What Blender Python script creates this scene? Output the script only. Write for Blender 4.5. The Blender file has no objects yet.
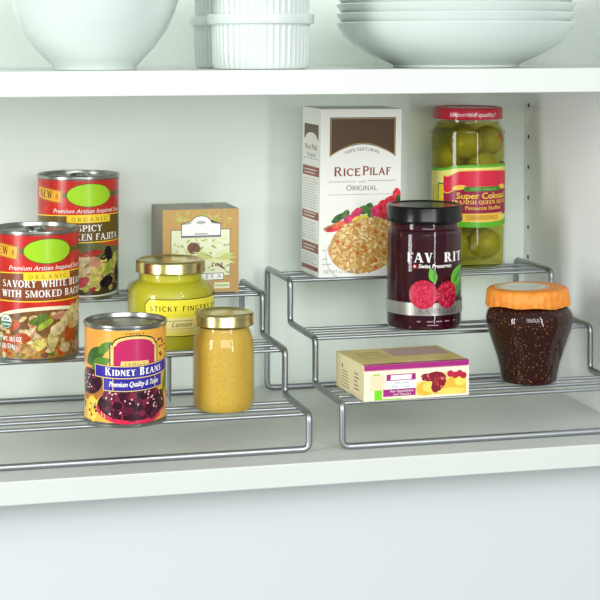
import bpy, bmesh, math, random
from math import sin, cos, pi, radians, atan2, hypot, sqrt
from mathutils import Vector, Matrix

scene = bpy.context.scene
COL = scene.collection
random.seed(7)

# ---------------------------------------------------------------- camera
CAM = Vector((-0.3882, -1.436, 0.37))
YAW, PITCH, ROLL = 0.26323641, 0.01049455, 0.00322439
F_PX, CY = 1832.555, 27.31
fwd = Vector((sin(YAW) * cos(PITCH), cos(YAW) * cos(PITCH), -sin(PITCH)))
rgt = Vector((cos(YAW), -sin(YAW), 0))
up = rgt.cross(fwd)
r2 = rgt * cos(ROLL) + up * sin(ROLL)
u2 = -rgt * sin(ROLL) + up * cos(ROLL)
cam_data = bpy.data.cameras.new('camera')
cam = bpy.data.objects.new('camera', cam_data)
COL.objects.link(cam)
M3 = Matrix((r2, u2, -fwd)).transposed()
cam.matrix_world = Matrix.Translation(CAM) @ M3.to_4x4()
cam_data.sensor_width = 36
cam_data.lens = F_PX / 600 * 36
cam_data.shift_y = -(300 - CY) / 600
cam_data.clip_start = 0.05
scene.camera = cam

# ---------------------------------------------------------------- world, lights, exposure
scene.view_settings.view_transform = 'Standard'
scene.view_settings.look = 'None'
scene.view_settings.gamma = 1.0
scene.view_settings.exposure = 0.13
W = bpy.data.worlds.new('room_light')
scene.world = W
W.use_nodes = True
bg = W.node_tree.nodes['Background']
bg.inputs[1].default_value = 0.55
_nt = W.node_tree
_tc = _nt.nodes.new('ShaderNodeTexCoord')
_sx = _nt.nodes.new('ShaderNodeSeparateXYZ')
_cr = _nt.nodes.new('ShaderNodeValToRGB')
_mr = _nt.nodes.new('ShaderNodeMapRange')
_mr.inputs['From Min'].default_value = -1
_nt.links.new(_tc.outputs['Generated'], _sx.inputs[0])
_nt.links.new(_sx.outputs['Z'], _mr.inputs['Value'])
_nt.links.new(_mr.outputs[0], _cr.inputs['Fac'])
_nt.links.new(_cr.outputs['Color'], bg.inputs[0])
for _e, _p, _c in zip((_cr.color_ramp.elements[0], _cr.color_ramp.elements[1], _cr.color_ramp.elements.new(.5)), (.25, .8, .5),
                      ((.40, .42, .41, 1), (1.35, 1.40, 1.40, 1), (.48, .50, .49, 1))):
    _e.position, _e.color = _p, _c


def area(name, loc, target, sx, sy, power, color=(1, 1, 1)):
    d = bpy.data.lights.new(name, 'AREA')
    d.shape = 'RECTANGLE'
    d.size, d.size_y, d.energy, d.color = sx, sy, power, color
    o = bpy.data.objects.new(name, d)
    COL.objects.link(o)
    o.location = loc
    o.rotation_euler = (Vector(target) - Vector(loc)).to_track_quat('-Z', 'Y').to_euler()
    return o


area('window_light_front', (-0.25, -2.2, 0.80), (0.05, 0.25, 0.14), 1.5, 1.0, 29, (0.96, 1, 0.99))
area('window_light_right', (0.54, -1.5, 0.50), (0.0, 0.1, 0.15), 0.14, 1.5, 8, (0.97, 0.99, 1))
area('window_light_left', (-1.6, -0.8, 0.34), (0.2, 0.2, 0.12), 0.4, 1.0, 18, (0.97, 1, 1))


# ---------------------------------------------------------------- materials
def lin(c):
    out = []
    for v in c:
        v = v / 255.0
        out.append(v / 12.92 if v <= 0.04045 else ((v + 0.055) / 1.055) ** 2.4)
    return tuple(out) + (1.0,)


MATS = {}


def mat(name, rgb, rough=0.5, metal=0.0, coat=0.0, spec=0.5, noise=None, bump=None, sss=0.0):
    """noise = (rgb2, scale, contrast): blends a second colour of the thing by a noise texture"""
    if name in MATS:
        return MATS[name]
    m = bpy.data.materials.new(name)
    m.use_nodes = True
    nt = m.node_tree
    b = nt.nodes['Principled BSDF']
    b.inputs['Base Color'].default_value = lin(rgb)
    b.inputs['Roughness'].default_value = rough
    b.inputs['Metallic'].default_value = metal
    b.inputs['Specular IOR Level'].default_value = spec
    b.inputs['Coat Weight'].default_value = coat
    b.inputs['Coat Roughness'].default_value = 0.03
    if sss:
        b.inputs['Subsurface Weight'].default_value = sss
        b.inputs['Subsurface Radius'].default_value = (0.004, 0.004, 0.002)
    if noise or bump:
        tc = nt.nodes.new('ShaderNodeTexCoord')
    if noise:
        n = nt.nodes.new('ShaderNodeTexNoise')
        n.inputs['Scale'].default_value = noise[1]
        n.inputs['Detail'].default_value = 4
        nt.links.new(tc.outputs['Object'], n.inputs['Vector'])
        cr = nt.nodes.new('ShaderNodeValToRGB')
        w = noise[2]
        cr.color_ramp.elements[0].position = 0.5 - w
        cr.color_ramp.elements[1].position = 0.5 + w
        cr.color_ramp.elements[0].color = lin(rgb)
        cr.color_ramp.elements[1].color = lin(noise[0])
        nt.links.new(n.outputs['Fac'], cr.inputs['Fac'])
        nt.links.new(cr.outputs['Color'], b.inputs['Base Color'])
    if bump:
        n2 = nt.nodes.new('ShaderNodeTexNoise')
        n2.inputs['Scale'].default_value = bump[0]
        nt.links.new(tc.outputs['Object'], n2.inputs['Vector'])
        bp = nt.nodes.new('ShaderNodeBump')
        bp.inputs['Strength'].default_value = bump[1]
        bp.inputs['Distance'].default_value = 0.001
        nt.links.new(n2.outputs['Fac'], bp.inputs['Height'])
        nt.links.new(bp.outputs['Normal'], b.inputs['Normal'])
    MATS[name] = m
    return m


def clear_mat(name, tint, ior=1.45, rough=0.02, cloud=None):
    """thin clear wall: tinted see-through plus a Fresnel reflection"""
    if name in MATS:
        return MATS[name]
    m = bpy.data.materials.new(name)
    m.use_nodes = True
    nt = m.node_tree
    nt.nodes.remove(nt.nodes['Principled BSDF'])
    out = nt.nodes['Material Output']
    tr = nt.nodes.new('ShaderNodeBsdfTransparent')
    tr.inputs[0].default_value = tuple(tint) + (1,)
    gl = nt.nodes.new('ShaderNodeBsdfGlossy')
    gl.inputs['Roughness'].default_value = rough
    fr = nt.nodes.new('ShaderNodeFresnel')
    fr.inputs['IOR'].default_value = ior
    mx = nt.nodes.new('ShaderNodeMixShader')
    ge = nt.nodes.new('ShaderNodeNewGeometry')      # only the outer face of the thin wall mirrors
    on = nt.nodes.new('ShaderNodeMath')
    on.operation = 'SUBTRACT'
    on.inputs[0].default_value = 1.0
    nt.links.new(ge.outputs['Backfacing'], on.inputs[1])
    mu = nt.nodes.new('ShaderNodeMath')
    mu.operation = 'MULTIPLY'
    nt.links.new(fr.outputs[0], mu.inputs[0])
    nt.links.new(on.outputs[0], mu.inputs[1])
    nt.links.new(mu.outputs[0], mx.inputs[0])
    see = tr.outputs[0]
    if cloud:
        df = nt.nodes.new('ShaderNodeBsdfDiffuse')
        df.inputs[0].default_value = lin(cloud[0])
        cm = nt.nodes.new('ShaderNodeMixShader')
        cm.inputs[0].default_value = cloud[1]
        nt.links.new(see, cm.inputs[1])
        nt.links.new(df.outputs[0], cm.inputs[2])
        see = cm.outputs[0]
    nt.links.new(see, mx.inputs[1])
    nt.links.new(gl.outputs[0], mx.inputs[2])
    nt.links.new(mx.outputs[0], out.inputs['Surface'])
    MATS[name] = m
    return m


def speck_mat(name, base, speck, scale, thr, rough=0.3, coat=0.3):
    m = mat(name, base, rough, coat=coat, spec=0.08)
    nt = m.node_tree
    b = nt.nodes['Principled BSDF']
    tc = nt.nodes.new('ShaderNodeTexCoord')
    v = nt.nodes.new('ShaderNodeTexVoronoi')
    v.inputs['Scale'].default_value = scale
    nt.links.new(tc.outputs['Object'], v.inputs['Vector'])
    cr = nt.nodes.new('ShaderNodeValToRGB')
    cr.color_ramp.elements[0].position = thr
    cr.color_ramp.elements[1].position = thr + 0.05
    cr.color_ramp.elements[0].color = lin(speck)
    cr.color_ramp.elements[1].color = lin(base)
    nt.links.new(v.outputs['Distance'], cr.inputs['Fac'])
    nt.links.new(cr.outputs['Color'], b.inputs['Base Color'])
    return m


P = lambda name, rgb, **k: mat('print_' + name, rgb, k.pop('rough', 0.27), spec=k.pop('spec', 0.4), **k)

m_wall = mat('cabinet_paint', (238, 247, 238), 0.55)
m_side = mat('cabinet_side_paint', (246, 249, 248), 0.5)
m_shelf = mat('shelf_laminate', (212, 216, 211), 0.4)
m_hole = mat('pin_hole_dark', (70, 75, 60), 0.8)
m_porc = mat('white_porcelain', (212, 221, 216), 0.12, coat=0.3)
m_wire = mat('satin_nickel_wire', (164, 169, 172), 0.38, metal=1.0)
m_tin = mat('tinplate', (160, 161, 156), 0.28, metal=1.0)
m_gold = mat('gold_lacquered_tin', (206, 194, 132), 0.24, metal=1.0)
m_black = mat('black_lacquered_tin', (10, 10, 13), 0.22, spec=0.35)
m_redlid = mat('red_lacquered_tin', (196, 22, 50), 0.3, coat=0.3)
m_glass = clear_mat('clear_jar_glass', (0.97, 0.985, 0.97))
m_brine = clear_mat('olive_brine', (0.84, 0.80, 0.34), ior=1.05, cloud=((120, 114, 34), .10))
m_olive = mat('green_olive_skin', (186, 180, 62), 0.3, noise=((160, 158, 48), 60, 0.25), coat=0.2, sss=0.15)
m_pim = mat('red_pimiento', (190, 60, 25), 0.4)
m_mustard = mat('grainy_mustard', (212, 174, 62), 0.5, noise=((192, 150, 42), 900, 0.2), bump=(700, 0.4))
m_curd = mat('lemon_curd', (192, 184, 34), 0.4, noise=((180, 174, 28), 40, 0.3))
m_rasp = mat('raspberry_preserve', (36, 3, 16), 0.4, noise=((62, 6, 26), 90, 0.25), spec=0.08)
m_fig = speck_mat('fig_preserve', (44, 15, 9), (150, 92, 44), 330, 0.17, rough=.5, coat=0.0)
m_orange = mat('orange_waxed_cloth', (228, 128, 28), 0.5, noise=((238, 154, 58), 160, 0.2), bump=(300, 1.0))


# ---------------------------------------------------------------- object helpers
def link(name, bm, mats, parent=None, smooth=True, loc=None, rotz=0.0):
    me = bpy.data.meshes.new(name)
    bm.to_mesh(me)
    bm.free()
    for m in (mats if isinstance(mats, (list, tuple)) else [mats]):
        me.materials.append(m)
    if smooth:
        for p in me.polygons:
            p.use_smooth = True
        try:
            me.set_sharp_from_angle(angle=radians(40))
        except Exception:
            pass
    o = bpy.data.objects.new(name, me)
    COL.objects.link(o)
    if parent:
        o.parent = parent
    if loc is not None:
        o.location = loc
    if rotz:
        o.rotation_euler = (0, 0, rotz)
    return o


def thing(name, label, cat, loc, rotz=0.0, group=None, tilt=(0, 0)):
    o = bpy.data.objects.new(name, None)
    o.empty_display_size = 0.02
    COL.objects.link(o)
    o.location = loc
    o.rotation_euler = (tilt[0], tilt[1], rotz)
    tag(o, label, cat, group)
    return o


def tag(o, label, cat, group=None):
    o['label'] = label
    o['category'] = cat
    if group:
        o['group'] = group
    return o


def struct(o):
    o['kind'] = 'structure'
    return o


def bm_box(x0, x1, y0, y1, z0, z1, bev=0.0, bm=None, seg=2):
    bm = bm or bmesh.new()
    g = bmesh.ops.create_cube(bm, size=1.0)
    for v in g['verts']:
        v.co = Vector((x0 + (v.co.x + .5) * (x1 - x0), y0 + (v.co.y + .5) * (y1 - y0), z0 + (v.co.z + .5) * (z1 - z0)))
    if bev:
        es = list({e for v in g['verts'] for e in v.link_edges})
        bmesh.ops.bevel(bm, geom=es, offset=bev, segments=seg, affect='EDGES', profile=0.5)
    return bm


def bm_lathe(profile, seg=96, bm=None, closed=False, wob=None):
    """profile: list of (r, z); r may be 0 at the ends"""
    bm = bm or bmesh.new()
    rings = []
    for i, (r, z) in enumerate(profile):
        if r < 1e-7:
            rings.append([bm.verts.new((0, 0, z))])
        else:
            ring = []
            for k in range(seg):
                a = 2 * pi * k / seg
                rr, zz = (r, z) if wob is None else wob(i, r, z, a)
                ring.append(bm.verts.new((rr * sin(a), -rr * cos(a), zz)))
            rings.append(ring)
    pairs = list(zip(rings[:-1], rings[1:]))
    if closed:
        pairs.append((rings[-1], rings[0]))
    for A, B in pairs:
        for k in range(seg):
            k2 = (k + 1) % seg
            try:
                if len(A) == 1 and len(B) == 1:
                    continue
                if len(A) == 1:
                    bm.faces.new((A[0], B[k2], B[k]))
                elif len(B) == 1:
                    bm.faces.new((A[k], A[k2], B[0]))
                else:
                    bm.faces.new((A[k], A[k2], B[k2], B[k]))
            except ValueError:
                pass
    bmesh.ops.recalc_face_normals(bm, faces=bm.faces)
    return bm


def smooth_profile(pts, n=6):
    """Catmull-Rom through (r,z) points"""
    out = []
    for i in range(len(pts) - 1):
        p0 = pts[max(i - 1, 0)]
        p1, p2 = pts[i], pts[i + 1]
        p3 = pts[min(i + 2, len(pts) - 1)]
        for k in range(n):
            t = k / n
            out.append(tuple(max(0.0, 0.5 * ((2 * p1[j]) + (-p0[j] + p2[j]) * t + (2 * p0[j] - 5 * p1[j] + 4 * p2[j] - p3[j]) * t * t
                                    + (-p0[j] + 3 * p1[j] - 3 * p2[j] + p3[j]) * t ** 3)) if j == 0 else
                             0.5 * ((2 * p1[j]) + (-p0[j] + p2[j]) * t + (2 * p0[j] - 5 * p1[j] + 4 * p2[j] - p3[j]) * t * t
                                    + (-p0[j] + 3 * p1[j] - 3 * p2[j] + p3[j]) * t ** 3) for j in (0, 1)))
    out.append(pts[-1])
    return out


def fillet(pts, rad, closed=True, n=6):
    out = []
    N = len(pts)
    for i in range(N):
        p = Vector(pts[i])
        if not closed and i in (0, N - 1):
            out.append(p)
            continue
        a, b = Vector(pts[i - 1]), Vector(pts[(i + 1) % N])
        da, db = (a - p), (b - p)
        r = min(rad, da.length * .48, db.length * .48)
        da.normalize()
        db.normalize()
        for k in range(n + 1):
            t = k / n
            out.append(p + da * r * (1 - t) ** 2 + db * r * t ** 2)
    return out


def bm_tube(path, r, seg=12, closed=False, bm=None):
    bm = bm or bmesh.new()
    N = len(path)
    path = [Vector(p) for p in path]
    tang = []
    for i in range(N):
        if closed:
            t = path[(i + 1) % N] - path[i - 1]
        else:
            t = path[min(i + 1, N - 1)] - path[max(i - 1, 0)]
        tang.append(t.normalized())
    t0 = tang[0]
    ref = Vector((0, 0, 1)) if abs(t0.z) < .9 else Vector((1, 0, 0))
    u = t0.cross(ref).normalized()
    rings = []
    for i in range(N):
        t = tang[i]
        u = (u - t * u.dot(t)).normalized()
        w = t.cross(u)
        rings.append([bm.verts.new(path[i] + (u * cos(2 * pi * k / seg) + w * sin(2 * pi * k / seg)) * r) for k in range(seg)])
    rng = range(N if closed else N - 1)
    for i in rng:
        A, B = rings[i], rings[(i + 1) % N]
        off = 0
        if i == N - 1:
            off = min(range(seg), key=lambda s: sum((A[k].co - B[(k + s) % seg].co).length for k in range(seg)))
        for k in range(seg):
            bm.faces.new((A[k], A[(k + 1) % seg], B[(k + 1 + off) % seg], B[(k + off) % seg]))
    if not closed:
        bm.faces.new(rings[0][::-1])
        bm.faces.new(rings[-1])
    bmesh.ops.recalc_face_normals(bm, faces=bm.faces)
    return bm


# ---------------------------------------------------------------- printing (flat inks laid on labels and cartons), millimetres
def _arc(cx, cy, rx, ry, a0, a1, n):
    return [(cx + rx * cos(radians(a0 + (a1 - a0) * k / n)), cy + ry * sin(radians(a0 + (a1 - a0) * k / n))) for k in range(n + 1)]


def glyph(ch, T, t, sv):
    """serif capital on a cap height of 1: list of polygons and an advance width"""
    G = []
    sh = 0.055

    def rect(x0, x1, y0, y1):
        G.append([(x0, y0), (x1, y0), (x1, y1), (x0, y1)])

    def stem(x, w=T, top=True, bot=True):
        rect(x, x + w, 0, 1)
        if sv and top:
            rect(x - sv, x + w + sv, 1 - sh, 1)
        if sv and bot:
            rect(x - sv, x + w + sv, 0, sh)

    def diag(x0, y0, x1, y1, w):
        G.append([(x0, y0), (x0 + w, y0), (x1 + w, y1), (x1, y1)])

    def serif(x, w, y):
        if sv:
            rect(x - sv, x + w + sv, y, y + sh)

    def bowl(cx, cy, rx, ry, a0, a1, tx=T, ty=t, n=16):
        o = _arc(cx, cy, rx, ry, a0, a1, n)
        i = _arc(cx, cy, rx - tx, ry - ty, a0, a1, n)
        for k in range(n):
            G.append([o[k], o[k + 1], i[k + 1], i[k]])

    def ear(x, y0, y1):
        if sv:
            rect(x - .05, x, y0, y1)
    a = sv
    if ch == 'A':
        diag(a, 0, a + .33, 1, t)
        diag(a + .62, 0, a + .28, 1, T)
        rect(a + .14, a + .64, .3, .3 + t)
        serif(a, t, 0); serif(a + .62, T, 0)
        adv = .62 + T + 2 * a
    elif ch == 'B':
        stem(a)
        rect(a + T, a + .36, 1 - t, 1); rect(a + T, a + .36, .5, .5 + t); rect(a + T, a + .36, 0, t)
        bowl(a + .34, .75 + t / 4, .24, .25 + t / 4 - .0, -90, 90)
        bowl(a + .36, .26, .28, .26 + t / 4, -90, 90)
        adv = .64 + 2 * a
    elif ch == 'C':
        bowl(.42, .5, .42, .52, 40, 320)
        ear(.77, .66, .98)
        adv = .78
    elif ch == 'D':
        stem(a)
        rect(a + T, a + .36, 1 - t, 1); rect(a + T, a + .36, 0, t)
        bowl(a + .34, .5, .44, .5, -90, 90)
        adv = .78 + a
    elif ch in 'EF':
        stem(a)
        rect(a + T, a + .56, 1 - t, 1); rect(a + T, a + .44, .5, .5 + t)
        ear(a + .58, .8, 1)
        if ch == 'E':
            rect(a + T, a + .58, 0, t); ear(a + .6, 0, .22)
        adv = .6 + a
    elif ch == 'G':
        bowl(.42, .5, .42, .52, 40, 330)
        rect(.62, .62 + T, .02, .44)
        adv = .84
    elif ch == 'H':
        stem(a); stem(a + .56)
        rect(a + T, a + .56, .48, .48 + t)
        adv = .56 + T + 2 * a
    elif ch == 'I':
        stem(a)
        adv = T + 2 * a
    elif ch == 'J':
        rect(.24, .24 + T, .2, 1); serif(.24, T, 1 - sh)
        bowl(.20, .2, .2 + T * .99, .25, -170, 0)
        adv = .26 + T + a
    elif ch == 'K':
        stem(a)
        diag(a + T - .02, .4, a + .52, 1, t)
        diag(a + .54, 0, a + .22, .6, T)
        serif(a + .54, T, 0); serif(a + .5, t, 1 - sh)
        adv = .54 + T + 2 * a
    elif ch == 'L':
        stem(a)
        rect(a + T, a + .54, 0, t); ear(a + .58, 0, .25)
        adv = .58 + a
    elif ch == 'M':
        stem(a, t); stem(a + .76)
        diag(a + .38, 0, a + .06, 1, T * .9); diag(a + .38, 0, a + .78, 1, t)
        adv = .76 + T + 2 * a
    elif ch == 'N':
        stem(a, t); stem(a + .62, t)
        diag(a + .58, 0, a, 1, T)
        adv = .62 + t + 2 * a
    elif ch == 'O' or ch == 'Q':
        bowl(.43, .5, .43, .52, 0, 360, n=28)
        if ch == 'Q':
            diag(.62, -.2, .42, .12, T)
        adv = .86
    elif ch == 'P':
        stem(a)
        rect(a + T, a + .36, 1 - t, 1); rect(a + T, a + .36, .44, .44 + t)
        bowl(a + .34, .72, .27, .28, -90, 90)
        adv = .61 + a
    elif ch == 'R':
        stem(a)
        rect(a + T, a + .36, 1 - t, 1); rect(a + T, a + .36, .46, .46 + t)
        bowl(a + .34, .73, .26, .27, -90, 90)
        diag(a + .52, 0, a + .24, .5, T); serif(a + .52, T, 0)
        adv = .54 + T + a
    elif ch == 'S':
        bowl(.3, .74, .27, .28, 25, 270, t * 1.3, t)
        bowl(.3, .27, .29, .29, -155, 90, t * 1.6, t)
        diag(.36, .38, .14, .62, T)
        adv = .6
    elif ch == 'T':
        stem(.25)
        if not sv:
            pass
        rect(.0, .5 + T, 1 - t, 1); ear(.05, .76, 1); ear(.5 + T, .76, 1)
        adv = .5 + T
    elif ch == 'U':
        rect(a, a + T, .3, 1); serif(a, T, 1 - sh)
        rect(a + .56, a + .56 + t, .3, 1); serif(a + .56, t, 1 - sh)
        bowl(a + .28 + t / 2, .3, .28 + t / 2, .32, 180, 360)
        adv = .56 + t + 2 * a
    elif ch == 'V':
        diag(a + .28, 0, a, 1, T); diag(a + .33, 0, a + .6, 1, t)
        serif(a, T, 1 - sh); serif(a + .6, t, 1 - sh)
        adv = .6 + t + 2 * a
    elif ch == 'W':
        diag(a + .22, 0, a, 1, T); diag(a + .27, 0, a + .44, 1, t)
        diag(a + .62, 0, a + .4, 1, T); diag(a + .67, 0, a + .88, 1, t)
        serif(a, T, 1 - sh); serif(a + .4, T, 1 - sh); serif(a + .88, t, 1 - sh)
        adv = .88 + t + 2 * a
    elif ch == 'Y':
        rect(.28, .28 + T, 0, .48); serif(.28, T, 0)
        diag(.28, .46, a, 1, T); diag(.3, .46, a + .56, 1, t)
        serif(a, T, 1 - sh); serif(a + .56, t, 1 - sh)
        adv = .56 + t + 2 * a
    else:
        adv = .38
    return G, adv


FONT_CACHE = {}


def sans_polys(s):
    """faces of Blender's own font, cap height about 0.7 at size 1"""
    if s in FONT_CACHE:
        return FONT_CACHE[s]
    cu = bpy.data.curves.new('lettering', 'FONT')
    cu.body = s
    cu.size = 1.0
    cu.resolution_u = 2
    o = bpy.data.objects.new('lettering', cu)
    COL.objects.link(o)
    dg = bpy.context.evaluated_depsgraph_get()
    me = bpy.data.meshes.new_from_object(o.evaluated_get(dg))
    polys = [[(me.vertices[i].co.x, me.vertices[i].co.y) for i in p.vertices] for p in me.polygons]
    bpy.data.objects.remove(o)
    bpy.data.curves.remove(cu)
    bpy.data.meshes.remove(me)
    FONT_CACHE[s] = polys
    return polys


class Ink:
    """flat shapes in millimetres on a label; layer lifts each ink a little above the last"""

    def __init__(self):
        self.P = []
        self.mats = []
        self.k = 0.0

    def mi(self, m):
        if m not in self.mats:
            self.mats.append(m)
        return self.mats.index(m)

    def poly(self, pts, m, lay=1.0):
        self.P.append((pts, self.mi(m), lay))

    def rect(self, x0, x1, y0, y1, m, lay=1.0):
        self.poly([(x0, y0), (x1, y0), (x1, y1), (x0, y1)], m, lay)

    def ell(self, cx, cy, rx, ry, m, lay=1.0, rot=0, n=28, jit=0.0, a0=0, a1=360):
        pts = []
        c, s = cos(radians(rot)), sin(radians(rot))
        full = (a1 - a0) >= 360
        for k in range(n if full else n + 1):
            a = radians(a0 + (a1 - a0) * k / n)
            j = 1 + random.uniform(-jit, jit)
            x, y = rx * cos(a) * j, ry * sin(a) * j
            pts.append((cx + x * c - y * s, cy + x * s + y * c))
        self.poly(pts, m, lay)

    def ring(self, cx, cy, rx, ry, w, m, lay, a0=0, a1=360, n=40):
        o = _arc(cx, cy, rx, ry, a0, a1, n)
        i = _arc(cx, cy, rx - w, ry - w, a0, a1, n)
        for k in range(n):
            self.poly([o[k], o[k + 1], i[k + 1], i[k]], m, lay)

    def line(self, pts, w, m, lay):
        for (x0, y0), (x1, y1) in zip(pts[:-1], pts[1:]):
            d = hypot(x1 - x0, y1 - y0) or 1
            nx, ny = -(y1 - y0) / d * w / 2, (x1 - x0) / d * w / 2
            self.poly([(x0 + nx, y0 + ny), (x0 - nx, y0 - ny), (x1 - nx, y1 - ny), (x1 + nx, y1 + ny)], m, lay)

    def leaf(self, x0, y0, x1, y1, w, m, lay):
        d = hypot(x1 - x0, y1 - y0)
        ux, uy = (x1 - x0) / d, (y1 - y0) / d
        pts = []
        n = 8
        for k in range(n + 1):
            t = k / n
            h = w * sin(pi * t ** .8) / 2
            pts.append((x0 + ux * d * t - uy * h, y0 + uy * d * t + ux * h))
        for k in range(n - 1, 0, -1):
            t = k / n
            h = -w * sin(pi * t ** .8) / 2
            pts.append((x0 + ux * d * t - uy * h, y0 + uy * d * t + ux * h))
        self.poly(pts, m, lay)

    def blobs(self, n, xr, yr, sx, sy, mats, lay, inside=None, rot=None, ang=10, jit=.15, step=.06):
        c = 0
        while c < n:
            x, y = random.uniform(*xr), random.uniform(*yr)
            if inside and not inside(x, y):
                continue
            self.ell(x, y, random.uniform(*sx), random.uniform(*sy), random.choice(mats), lay + c * step,
                     random.uniform(0, 180) if rot is None else rot, ang, jit)
            c += 1

    def text(self, s, x, y, w, h, m, lay=3.0, font='sans', shear=0.0, T=.17, t=.07, sv=.07, caps=None, warp=None, space=.09, bold=0):
        """s drawn with its left end at x-w/2 and right end at x+w/2, cap height h, baseline y"""
        polys = []
        if font == 'sans':
            src = sans_polys(s)
            if not src:
                return
            xs = [p[0] for f in src for p in f]
            x0, x1 = min(xs), max(xs)
            for f in src:
                polys.append([((p[0] - x0) / (x1 - x0), p[1] / .7) for p in f])
            if bold:
                base = list(polys)
                for dx, dy in ((bold, 0), (-bold, 0), (0, bold * w / h * .6)):
                    polys += [[(p[0] + dx, p[1] + dy) for p in f] for f in base]
        else:
            cur = 0.0
            raw = []
            for i, ch in enumerate(s):
                k = 1.0
                if caps and ch.islower():
                    k = caps
                g, adv = glyph(ch.upper(), T / (k ** .5), t / (k ** .5), sv)
                for f in g:
                    raw.append([(cur + p[0] * k, p[1] * k) for p in f])
                cur += (adv + space) * k
            cur -= space
            polys = [[(p[0] / cur, p[1]) for p in f] for f in raw]
        for i, f in enumerate(polys):
            pts = []
            for px, py in f:
                X = x + (px - .5) * w + shear * py * h
                Y = y + py * h
                if warp:
                    X, Y = warp(X, Y)
                pts.append((X, Y))
            self.poly(pts, m, lay)

    def build(self, name, parent, place, step=None, base=0.05, unit=0.025):
        bm = bmesh.new()
        for pts, mi, lay in self.P:
            area2 = sum(pts[i - 1][0] * pts[i][1] - pts[i][0] * pts[i - 1][1] for i in range(len(pts)))
            if abs(area2) < 1e-9:
                continue
            if area2 < 0:
                pts = pts[::-1]
            try:
                f = bm.faces.new([bm.verts.new((p[0], p[1], base + lay * unit)) for p in pts])
                f.material_index = mi
            except ValueError:
                pass
        big = [f for f in bm.faces if len(f.verts) > 4]
        bmesh.ops.triangulate(bm, faces=big)
        if step:
            xs = [v.co.x for v in bm.verts]
            k = math.floor(min(xs) / step) + 1
            while k * step < max(xs):
                bmesh.ops.bisect_plane(bm, geom=bm.verts[:] + bm.edges[:] + bm.faces[:], dist=1e-6,
                                       plane_co=(k * step, 0, 0), plane_no=(1, 0, 0))
                k += 1
        for v in bm.verts:
            v.co = Vector(place(v.co.x, v.co.y, v.co.z)) * 0.001
        return link(name, bm, self.mats, parent, smooth=False)


def on_cyl(r):
    return lambda x, y, z: ((r + z) * sin(x / r), -(r + z) * cos(x / r), y)


def face_cam(x, y, extra=0.0):
    """rotation that turns an object's front (-Y) to the camera, then `extra` degrees to the viewer's right"""
    return atan2(CAM.x - x, -(CAM.y - y)) + radians(extra)


# ================================================================ cabinet
XR, YB = 0.3205, 0.312
struct(link('wall_back', bm_box(-0.62, XR + .02, YB, YB + .016, -0.019, 0.80), m_wall, smooth=False))
bm = bm_box(XR, XR + .019, 0.004, YB, -0.019, 0.80)
wr = struct(link('wall_right', bm, m_side, smooth=False))
bm = bmesh.new()
for z in (0.272, 0.2401, 0.2091, 0.1781, 0.1481, 0.118):
    y = YB - 0.012
    n = 14
    vs = [bm.verts.new((XR - .0002, y + .0022 * cos(2 * pi * k / n), z + .0022 * sin(2 * pi * k / n))) for k in range(n)]
    c = [bm.verts.new((XR + .0001, v.co.y, v.co.z)) for v in vs]
    bm.faces.new(vs)
    for k in range(n):
        bm.faces.new((vs[k], vs[(k + 1) % n], c[(k + 1) % n], c[k]))
ph = link('shelf_pin_hole', bm, m_hole, wr, smooth=False)
# wall below the hanging cabinet, set forward to keep the shelf's shadow off it
struct(link('wall_backsplash', bm_box(-1.4, 1.6, 0.06, 0.08, -0.9, -0.0225), mat('backsplash_paint', (210, 215, 216), .5), smooth=False))

o = link('cabinet_shelf', bm_box(-0.62, XR, 0.0084, YB, -0.0217, -0.0026, .0008), m_shelf, smooth=False)
tag(o, 'lower white cabinet shelf carrying the two wire racks', 'shelf')
SZ = 0.320
SAG = radians(-1.4)      # the upper shelf sits a little lower on its back pins
TS = math.tan(SAG)
o = link('cabinet_shelf', bm_box(-0.62, XR - .0004, 0, YB - .0004, -0.0204, 0, .0008), m_shelf, smooth=False, loc=(0, 0, SZ))
o.rotation_euler = (SAG, 0, 0)
tag(o, 'upper white cabinet shelf under the bowls, ramekins and plates', 'shelf')

# ================================================================ wire racks
RF, RR = 0.0028, 0.0016


def rack(label, xl, xr, hs, support=None):
    t = thing('wire_shelf_rack', label, 'rack', (0, 0, 0), group='tiered wire racks on the lower shelf')
    ys = (0.043, 0.125, 0.209, 0.2925)
    X = lambda s, y: s[0] + (s[1] - s[0]) * (y - ys[0]) / (ys[3] - ys[0])
    z0 = 0.0002

    def side(s):
        h1, h2, h3 = [h - RF * .4 for h in hs]
        q = [(ys[0], z0), (ys[0], h1), (ys[1], h1), (ys[1], h2), (ys[2], h2), (ys[2], h3), (ys[3], h3), (ys[3], z0)]
        return [(X(s, y), y, z) for y, z in q]
    path = fillet(side(xr) + side(xl)[::-1], 0.0065)
    link('frame', bm_tube(path, RF, 14, True), m_wire, t)
    for i, h in enumerate(hs):
        ya, yb = ys[i], ys[i + 1]
        for y in (ya + .0075, ya + .032, ya + .056):
            zz = h - .0011 - RR
            link('rod', bm_tube([(X(xl, y) - .001, y, zz), (X(xr, y) + .001, y, zz)], RR, 10), m_wire, t)
    # back rail of the top step
    if support:
        link('support_leg', bm_tube([(support, ys[1] + .006, hs[1] - .004), (support, ys[1] + .006, hs[0] - .004)], .002, 10), m_wire, t)
    return t


H1 = (0.0305, 0.0695, 0.1065)
H2 = (0.0380, 0.0785, 0.1180)
rack('three-step wire rack at the left under the two soup cans', (-0.33, -0.33), (0.0195, 0.0200), H1, support=-0.083)
rack('three-step wire rack at the right under the rice box and jam jars', (0.0485, 0.0455), (0.3140, 0.3045), H2)
EPS = 0.0010


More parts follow.
